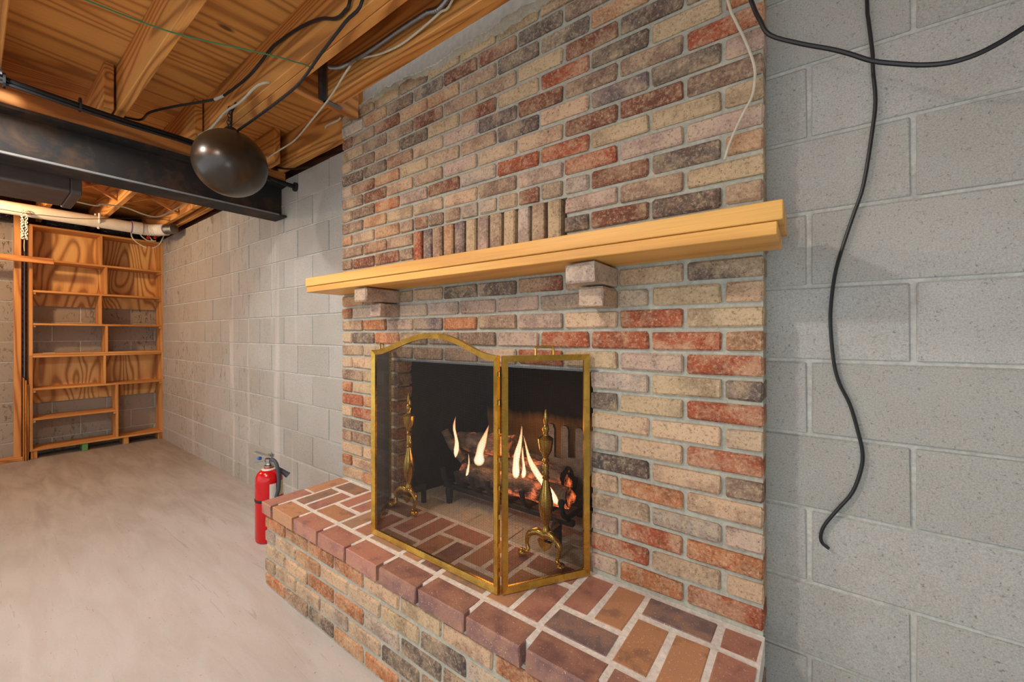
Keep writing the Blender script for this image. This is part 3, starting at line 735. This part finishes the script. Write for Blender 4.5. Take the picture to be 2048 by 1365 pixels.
def lever(z0, z1, L, name):
    m = MB(); w_ = .011; nx_, ny_ = -dy*w_, dx*w_
    w_ = .015; nx_, ny_ = -dy*w_, dx*w_
    pts = [(ex-dx*.02, ey-dy*.02, z0), (ex+dx*.03, ey+dy*.03, z0+(z1-z0)*.3), (ex+dx*L, ey+dy*L, z1)]
    V = []
    for p in pts:
        for s in (-1, 1):
            for h in (0, .009): V.append((p[0]+s*nx_, p[1]+s*ny_, p[2]+h))
    Fc = []
    for i in range(2):
        a = i*4; Fc += [(a, a+4, a+5, a+1), (a+2, a+3, a+7, a+6), (a+1, a+5, a+7, a+3), (a, a+2, a+6, a+4)]
    Fc += [(0, 1, 3, 2), (8, 10, 11, 9)]
    m.add(V, Fc).build(name, M['chrome'], ft)
lever(.484, .512, .085, 'upper_lever'); lever(.458, .445, .080, 'carry_handle')
MB().cbox(ex-.055, ex-.035, ey-.045, ey-.025, .470, .488, .003).build('pull_tag', M['blue'], ft)
MB().tube([(ex-.03, ey+.01, .497), (ex+.035, ey+.01, .505)], .003, 6).tube([(ex+.03, ey+.005, .495), (ex+.045, ey-.005, .520)], .0025, 6).build('pull_pin', M['galv'], ft, True)
ha, hb_ = math.cos(R(12)), math.sin(R(12))
hs = spline([(ex+.010, ey, .470), (ex+.035*ha, ey+.035*hb_, .474), (ex+.066*ha, ey+.066*hb_, .452), (ex+.084*ha, ey+.084*hb_, .39), (ex+.085*ha, ey+.085*hb_, .32), (ex+.084*ha-.004, ey+.084*hb_-.012, .262)], 6)
MB().tube(hs, .0105, 10).build('hose', M['hose'], ft, True)
MB().tube([(ex+.03, ey+.03, .425), (ex+.075, ey+.075, .372)], [.007, .017], 12).build('nozzle', M['hose'], ft, True)
def patch(a0, a1, z0, z1, name, mat, r=.0728):
    n = 10; V = []; Fc = []
    for i in range(n+1):
        a = R(a0+(a1-a0)*i/n)
        for rr in (r, r+.0006):
            V += [(ex+rr*math.cos(a), ey+rr*math.sin(a), z0), (ex+rr*math.cos(a), ey+rr*math.sin(a), z1)]
    for i in range(n):
        a = i*4; Fc += [(a+2, a+6, a+7, a+3), (a, a+1, a+5, a+4), (a+1, a+3, a+7, a+5), (a, a+4, a+6, a+2)]
    Fc += [(0, 2, 3, 1), (n*4, n*4+1, n*4+3, n*4+2)]
    MB().add(V, Fc).build(name, M[mat], ft)
patch(-21, 6, .262, .345, 'label', 'paper'); patch(16, 52, .268, .352, 'label', 'yellowlabel'); patch(8, 30, .085, .14, 'label', 'paper')

# ------------------------------------------------------------------ cables on the right
def cable(name, pts, r, mat, label, cat='cable', n=6, seg=8):
    o = MB().tube(spline(pts, n), r, seg).build(name, M[mat], None, True); return tag(o, label, cat)
cable('hanging_cable', [(.11, 1.335, 2.37)] + [atY(x, y, YW-.012) for x, y in ((1734,0),(1737,40),(1745,105),(1746,140),(1751,200),(1745,260),(1727,370),(1707,430),(1690,480),(1672,540),(1663,600),(1661,650),(1667,720),(1678,765),(1700,810),(1715,860),(1725,905),(1722,940),(1705,985),(1675,1020),(1650,1050),(1642,1070),(1644,1086),(1658,1098))], .0041, 'black', 'black cable hanging down the block wall and curling at its end', n=4)
sw = [atY(x, y, 1.2) for x, y in ((1502,0),(1520,40),(1540,70),(1600,87),(1660,98),(1700,108),(1745,122),(1800,128),(1850,130),(1900,125),(1950,110),(2000,85),(2048,55))]
cable('swagged_cable', [sw[0]+Vector((-.06, -.03, .22))] + sw + [sw[-1]+(sw[-1]-sw[-2])*1.2, sw[-1]+(sw[-1]-sw[-2])*2.0+Vector((0, 0, .12)), sw[-1]+(sw[-1]-sw[-2])*2.3+Vector((0, 0, .36))], .0052, 'black', 'thick black cable swagged across the top right of the block wall', n=4)
ww = [atY(x, y, 1.236) for x, y in ((1455,0),(1470,40),(1485,70),(1498,100),(1508,130),(1510,155),(1505,190),(1490,220),(1475,250),(1460,285),(1452,310),(1449,320))]
cable('hanging_wire', [ww[0]+Vector((-.05, -.06, .25))] + ww, .0036, 'wire_white', 'thin off white wire dangling over the upper right of the chimney bricks', n=4)

# ------------------------------------------------------------------ steel beam, pipes, duct, globe
bm_ = MB(); by0, by1 = YF, YW-.004
sec = [(-3.0, 2.052), (-3.0, 2.066), (-3.080, 2.072), (-3.080, 2.268), (-3.0, 2.274), (-3.0, 2.290), (-3.176, 2.290), (-3.176, 2.274), (-3.092, 2.268), (-3.092, 2.072), (-3.176, 2.066), (-3.176, 2.052)]
bm_.prism([(a, b) for a, b in sec], 'y', by0, by1)
sb = thing('steel_beam', (-3.088, 0, 2.052), 'dark rusty steel beam crossing under the joists', 'beam')
bm_.build('beam_section', M['steel'], sb)
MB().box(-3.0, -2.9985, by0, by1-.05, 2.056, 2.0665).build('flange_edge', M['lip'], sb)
tag(lum('beam_nailer', -3.165, -3.012, YF, YW-.004, 2.2905, ZJ-.0005, 'joist_y'), 'wooden nailer plate lying on top of the steel beam', 'nailer')
pp = spline([(-2.863, y, z) for y, z in ((YF, 2.345), (-.6, 2.345), (.0, 2.345), (.42, 2.328), (.77, 2.325), (1.0, 2.29), (1.18, 2.25), (1.352, 2.239))], 8)
bp = thing('black_pipe', (-2.863, 1.35, 2.22), 'black pipe and cable bundle running along the steel beam to a wall flange', 'pipe')
MB().tube(pp, .0145, 12).build('pipe', M['blackpipe'], bp, True)
MB().tube([p+Vector((.012, 0, -.020)) for p in pp[:-8]], .0075, 8).build('bundled_cable', M['black'], bp, True)
MB().tube([(-2.863, YW-.016, 2.239), (-2.863, YW-.002, 2.239)], .03, 20).build('wall_flange', M['steel'], bp, True)
for y in (.09, .32, -.8): MB().tube([(-2.863, y, 2.338), (-2.863, y+.008, 2.338)], .034, 12).build('cable_tie', M['black'], bp)
# boxed duct below and behind the beam
du = thing('boxed_duct', (-3.42, -1.1, 1.985), 'dark sheet metal duct end under the steel beam', 'duct')
MB().cbox(-3.60, -3.22, YF, .33, 1.985, 2.30, .004).build('duct_body', M['duct'], du)
MB().cbox(-3.608, -3.212, .33, .372, 1.978, 2.308, .004).build('end_collar', M['duct'], du)
# smoked globe
gd = ray(462, 328); gc = O + gd*2.085; gr_ = .166
gl = thing('globe_lamp', gc-Vector((0, 0, gr_)), 'large dark smoked globe lamp hanging by chain from the joist', 'lamp')
m = MB(); pr = [(max(.002, gr_*math.sin(math.pi*i/28)), -gr_*math.cos(math.pi*i/28)) for i in range(29)]
m.lathe(pr, gc, 48).build('globe', M['globe'], gl, True, org=tuple(gc))
MB().lathe([(.03, 0), (.034, .006), (.026, .02), (.012, .028)], gc+Vector((0, 0, gr_-.004)), 20).build('cap', M['iron'], gl, True)
MB().tube([gc+Vector((0, 0, gr_+.02)), gc+Vector((.01, .0, gr_+.10)), (gc.x+.02, .826, 2.42)], .005, 8).build('cord', M['black'], gl, True)
for i in range(7):
    p = gc+Vector((-.03+.004*i, -.004, gr_+.02+.017*i)); rr = .012; pl = []
    for k in range(13):
        a = 2*math.pi*k/12; pl.append(p+(Vector((rr*.6*math.cos(a), 0, rr*math.sin(a))) if i % 2 else Vector((0, rr*.6*math.cos(a), rr*math.sin(a)))))
    MB().tube(pl, .0018, 6, False).build('chain_link', M['iron'], gl, True)
# pvc drain along the far end
px_, pz_ = -5.46, 2.294
pv = thing('drain_pipe', (px_, .3, pz_-.06), 'fat white plastic pipe running under the joists to the far corner', 'pipe')
MB().tube([(px_, YF, pz_), (px_, .97, pz_)], .055, 20).build('pipe', M['pvc'], pv, True)
MB().tube([(px_, .965, pz_), (px_, .975, pz_)], .0595, 20).build('primer_ring', M['purple'], pv, True)
MB().tube([(px_, .975, pz_), (px_, 1.05, pz_)], .062, 20).build('coupling', M['white'], pv, True)
el = spline([(px_, 1.05, pz_), (px_, 1.10, pz_+.0), (px_+.04, 1.16, pz_+.004), (px_+.13, 1.215, pz_+.006)], 8)
MB().tube(el, [.056+.004*(i % 2) for i in range(len(el))], 20).build('flexible_elbow', M['white'], pv, True)
MB().tube([el[-1], el[-1]+Vector((.08, .045, .004))], .048, 20).build('end_coupling', M['galv'], pv, True)
for y in (.72,): MB().tube([(px_, y, pz_+.05), (px_, y, ZJ-.003)], .008, 8).tube([(px_, y+.02, pz_-.062), (px_+.062, y+.02, pz_), (px_+.05, y+.02, pz_+.07), (px_+.05, y+.02, ZJ-.003)], .010, 8).build('pipe_strap', M['white'], pv, True)
# white beaded chain hanging from the pipe
bc = thing('bead_chain', (-5.395, .282, 2.0), 'white plastic chain looped over the pipe in front of the bookcase', 'chain')
for i in range(13):
    for s in (-1, 1):
        a = i*1.3 + s
        z = 2.27-.019*i; p = Vector((-5.39+.003*math.sin(a), .285+s*.011, z))
        pl = [p+Vector((.006*math.cos(2*math.pi*k/8+a), .007*math.sin(2*math.pi*k/8+a), .010*math.sin(2*math.pi*k/8))) for k in range(9)]
        MB().tube(pl, .0035, 5, False).build('chain_link', M['white'], bc, True)
MB().tube([(-5.39, .285, 2.03), (-5.39, .283, 1.97), (-5.391, .285, 1.93)], .002, 6).build('pull_cord', M['wire_white'], bc, True)

# ------------------------------------------------------------------ bookcases at the far end
XF = -6.085; XBK = -6.345
def zat(px, py): return atX(px, py, XF).z
def yat(px): return atX(px, 670, XF).y
yl, yr = yat(58.5), yat(328.5)
zl = dict(top=(zat(66,450)+zat(327,485))/2, s1=(zat(66,515)+zat(320,543))/2, s2=(zat(68,580)+zat(320,595))/2, s3=(zat(67,646)+zat(321,651))/2,
          mid=(zat(67,710)+zat(329,706))/2, s4=(zat(70,779)+zat(325,759))/2, s5=(zat(71,838)+zat(232,820))/2, bot=(zat(70,900)+zat(327.6,860))/2)
T = .020
def case(name, z0, z1, label, lev, divs, backs):
    r = thing(name, ((XF+XBK)/2, (yl+yr)/2, z0), label, 'bookcase')
    for y in (yl, yr-.022): MB().cbox(XBK, XF, y, y+.022, z0, z1, .0015).build('side_panel', M['shelfz'], r)
    for nm, z in (('top_board', z1-T), ('bottom_board', z0)): MB().cbox(XBK, XF-.001, yl+.022, yr-.022, z, z+T, .0015).build(nm, M['shelfw'], r)
    for z, a, b in lev:
        MB().cbox(XBK, XF-.006, a, b, z-T, z, .0015).build('shelf', M['shelfw'], r)
        for y in (a, b-.02):
            MB().cbox(XBK+.02, XF-.012, y, y+.02, z-T-.022, z-T, .0015).build('cleat', M['shelfw'], r)
    for y, a, b in divs: MB().cbox(XBK, XF-.004, y-.009, y+.009, a, b, .0015).build('divider', M['shelfz'], r)
    for a, b in backs:
        ym_ = (yl+yr)/2
        MB().box(XBK-.010, XBK-.001, yl+.002, ym_, a, b).build('back_panel', M['shelfply'], r); MB().box(XBK-.010, XBK-.001, ym_+.001, yr-.002, a, b).build('back_panel', M['shelfply'], r)
    return r
yi0, yi1 = yl+.022, yr-.022
Z = zl
case('bookcase', Z['mid'], Z['top'], 'tall upper pine bookcase section with eight open cells', [(Z['s1'], yi0, yi1), (Z['s2'], yi0, yi1), (Z['s3'], yi0, yi1)],
     [(yat(203), Z['s1'], Z['top']-T), (yat(213), Z['s2'], Z['s1']-T), (yat(202), Z['s3'], Z['s2']-T), (yat(214), Z['mid']+T, Z['s3']-T)], [((Z['s3']+Z['s2'])/2+.02, Z['top'])])
yd = yat(235)
case('bookcase', Z['bot']-T, Z['mid']-.001, 'lower pine bookcase section standing on small wooden blocks', [(Z['s4'], yi0, yi1), (Z['s5'], yi0, yd-.01)],
     [(yat(210), Z['s4'], Z['mid']-T), (yd, Z['bot'], Z['s4']-T)], [(Z['s4']-.17, Z['mid']-T)])
for y, mt_, lb in ((yl+.01, 'stud', 'leftmost wooden block under the lower bookcase'), (yat(165), 'greenwood', 'green painted block under the lower bookcase'), (yat(248), 'stud', 'wooden block under the bookcase right of the green one'), (yr-.05, 'stud', 'wooden block under the bookcase in the wall corner')):
    tag(MB().cbox(XBK+.03, XF-.01, y, y+.042, 0, Z['bot']-T-.0005, .003).build('support_block', M[mt_]), lb, 'block', 'blocks under the bookcase')
tag(MB().box(XF-.12, XF-.02, yl+.09, yl+.17, Z['mid']+T, Z['mid']+T+.002).build('paper_sheet', M['paper']), 'small white paper slip lying in the bookcase', 'paper')
# framing left of the bookcase
sx = -6.10
tag(lum('wall_stud', sx-.089, sx, yat(28), yat(43), .0385, ZJ-.001, 'stud'), 'upright wooden stud left of the bookcase', 'stud')
tag(lum('sole_plate', sx-.089, sx, YF, yat(46), 0, .038, 'joist_y'), 'wooden sole plate on the floor below the stud', 'plate')
tag(lum('lath', -5.96, -5.93, YF, atX(108, 517, -5.945).y, atX(50, 523, -5.945).z-.005, atX(50, 514, -5.945).z+.008, 'joist_y'), 'long wooden strip fixed across the stud and bookcase', 'strip')
for i, (a, b, top, lb) in enumerate(((46.5, 48.6, 757, 'thin board leaning behind the two others beside the bookcase'), (49.5, 53.5, 762, 'wider board leaning between stud and bookcase'), (54.5, 57.6, 770, 'narrow board leaning closest to the bookcase side'))):
    xx = sx+.045-.006*i
    tag(lum('leaning_board', xx-.19+.03*i, xx, yat(a), yat(b)-.001, 0, atX(50, top, xx).z, 'stud'), lb, 'board', 'boards leaning by the bookcase')
tag(lum('gap_shade_board', -6.30, -6.25, yat(43.5), yl-.004, 0, ZJ-.01, 'joist_shade'), 'added upright board coloured as shade between stud and bookcase', 'board')  # board added to fill the gap, its dark colour stands for shade
tag(MB().tube([(-6.24, yat(52), 0.0), (-6.24, yat(52), ZJ-.01)], .006, 10).build('conduit_riser', M['galv'], None, True), 'thin grey conduit rising behind the leaning boards', 'conduit')
# black plastic in the rim space over the bookcase
def lump(name, c, s, label, seed):
    rd = random.Random(seed); m = MB(); n, q = 18, 22; V = []; Fc = []
    for i in range(n+1):
        for k in range(q):
            a = math.pi*i/n; b = 2*math.pi*k/q; rr = 1+rd.uniform(-.10, .10)
            sp = lambda v: math.copysign(abs(v)**.6, v)
            V.append((c[0]+s[0]*sp(math.sin(a)*math.cos(b))*rr, c[1]+s[1]*sp(math.cos(a)), c[2]+s[2]*sp(math.sin(a)*math.sin(b))*rr))
    Fc = [(i*q+k, i*q+(k+1) % q, (i+1)*q+(k+1) % q, (i+1)*q+k) for i in range(n) for k in range(q)]
    tag(m.add(V, Fc).build(name, M['poly'], None, True), label, 'plastic bag', 'black plastic over the bookcase')
lump('plastic_bundle', (-6.26, .615, 2.40), (.09, .155, .10), 'crinkled black plastic over the left side of the bookcase', 5)
lump('plastic_bundle', (-6.26, 1.02, 2.40), (.09, .18, .10), 'crinkled black plastic over the right side of the bookcase', 6)
lump('plastic_bundle', (-6.29, .225, 2.42), (.08, .15, .10), 'crinkled black plastic behind the wall stud', 8)
# loose wires with red connectors near the far corner
wr = thing('loose_wires', (-5.75, 1.13, 2.16), 'loose cream wires with red connectors drooping over the bookcase corner', 'wires')
W_ = lambda x, y: atX(x, y, -5.75)
for pts in (((262, 457), (264, 474), (275, 486), (293, 496)), ((281, 460), (281, 470), (295, 481), (312, 482)), ((305, 497), (318, 490), (325, 478), (329, 469)), ((290, 460), (296, 470), (302, 478), (306, 482))):
    MB().tube(spline([W_(*p) for p in pts], 6), .006, 8).build('wire', M['wire_white'], wr, True)
for p in ((298, 474), (312, 474)): MB().tube([W_(*p)+Vector((0, 0, .02)), W_(*p)-Vector((0, .01, .022))], [.008, .014], 8).build('wire_nut', M['redplastic'], wr, True)

# ------------------------------------------------------------------ ceiling wiring
cable('green_wire', [atZ(x, y, 2.362) for x, y in ((60,-45),(172,0),(260,35),(345,65),(430,86),(500,101),(560,115),(590,124),(605,128),(627,137))], .0028, 'green', 'thin green wire stretched under the joists', 'wire')
K = lambda pts, v: [atY(x, y, v) for x, y in pts]
cable('ceiling_cable', [(-1.3, .822, 2.59)] + K(((700,0),(690,22),(672,37),(640,38),(600,55),(560,82),(540,100)), .818) + [atZ(x, y, 2.44) for x, y in ((500,150),(450,190),(430,199),(350,213),(300,225),(278,240))] + [(-3.0, .44, 2.40)], .0062, 'black', 'black cable clipped along the doubled joist and crossing the plywood', n=5)
MB_t = MB().tube(spline([atZ(x, y, 2.44) for x, y in ((448,191),(440,195),(430,199))], 4), .0075, 8).build('tape_wrap', M['wire_white'], None, True); tag(MB_t, 'scrap of pale tape wrapped on the black ceiling cable', 'tape')
cable('lamp_cable', [(-1.25, .816, 2.58)] + K(((725,0),(690,45),(640,110),(600,165),(560,200),(520,230),(480,258),(472,264)), .812), .0058, 'black', 'black cable running down the doubled joist to the globe lamp', n=5)
cable('stub_cable', K(((392,273),(420,258),(450,225),(480,205),(510,175),(525,167),(537,165)), .80), .0055, 'wire_white', 'short white cable stapled on the joist above the globe lamp', n=6)
cable('trimmer_wire', [(-.86, 1.03, 2.62)] + K(((905,0),(880,25),(840,60),(800,90),(760,108),(715,120)), 1.034) + [atZ(x, y, 2.36) for x, y in ((695,140),(660,195),(620,245),(590,280),(560,300),(545,310),(535,318))], .0042, 'wire_white', 'long white wire following the trimmer joist down past the globe lamp', n=5)
cd = [(-.80, 1.03, 2.60)] + K(((893,0),(850,28),(800,60),(750,95),(700,125),(685,133),(672,135),(660,134)), 1.028)
pts = spline(cd, 24)
tag(MB().tube(pts, [.0115 if i % 2 else .0095 for i in range(len(pts))], 12).build('flex_conduit', M['conduit'], None, True), 'ribbed metal flexible conduit along the trimmer joist', 'conduit')
hb = thing('joist_hanger', (-1.935, 1.07, ZJ-.004), 'galvanised joist hanger where the trimmer meets the header', 'hanger')
MB().box(-1.932, -1.900, 1.043, 1.0485, ZJ-.004, ZJ+.20).box(-1.932, -1.900, 1.043, 1.13, ZJ-.004, ZJ-.001).build('strap', M['galv'], hb)
MB().box(-1.9335, -1.9322, 1.018, 1.043, ZJ+.0, ZJ+.21).build('flange', M['galv'], hb)
cable('stapled_stub', [atY(x, y, 1.298) for x, y in ((682,235),(676,241),(662,247),(653,252),(651,257))], .006, 'wire_white', 'short pale cable stub stapled to the joist by the chimney', n=5)
cable('sill_cables', [atY(x, y, 1.30) for x, y in ((538,332),(570,338),(600,337),(618,334))], .006, 'black', 'black cable disappearing over the top of the block wall', n=5)
tag(MB().box(-2.90, -2.83, .075, .088, 2.352, ZJ+.03).build('pipe_clip', M['galv']), 'small galvanised clip on the joist at the left edge', 'clip')

cable('strung_wire', [(-5.2, -1.2, 2.30)] + [atX(x, y, -5.2) for x, y in ((0,418),(90,431),(170,438),(260,437),(340,441))] + [(-5.2, 1.30, 2.33)], .0026, 'black', 'thin dark wire strung below the white pipe', 'wire')
cable('looped_cable', [(-4.6, -.2, 2.34)] + [atX(x, y, -4.6) for x, y in ((163,406),(205,409),(250,415),(285,428),(312,434),(335,427),(372,407))], .0055, 'wire_white', 'grey white cable drooping between the far joists beyond the beam', n=6)
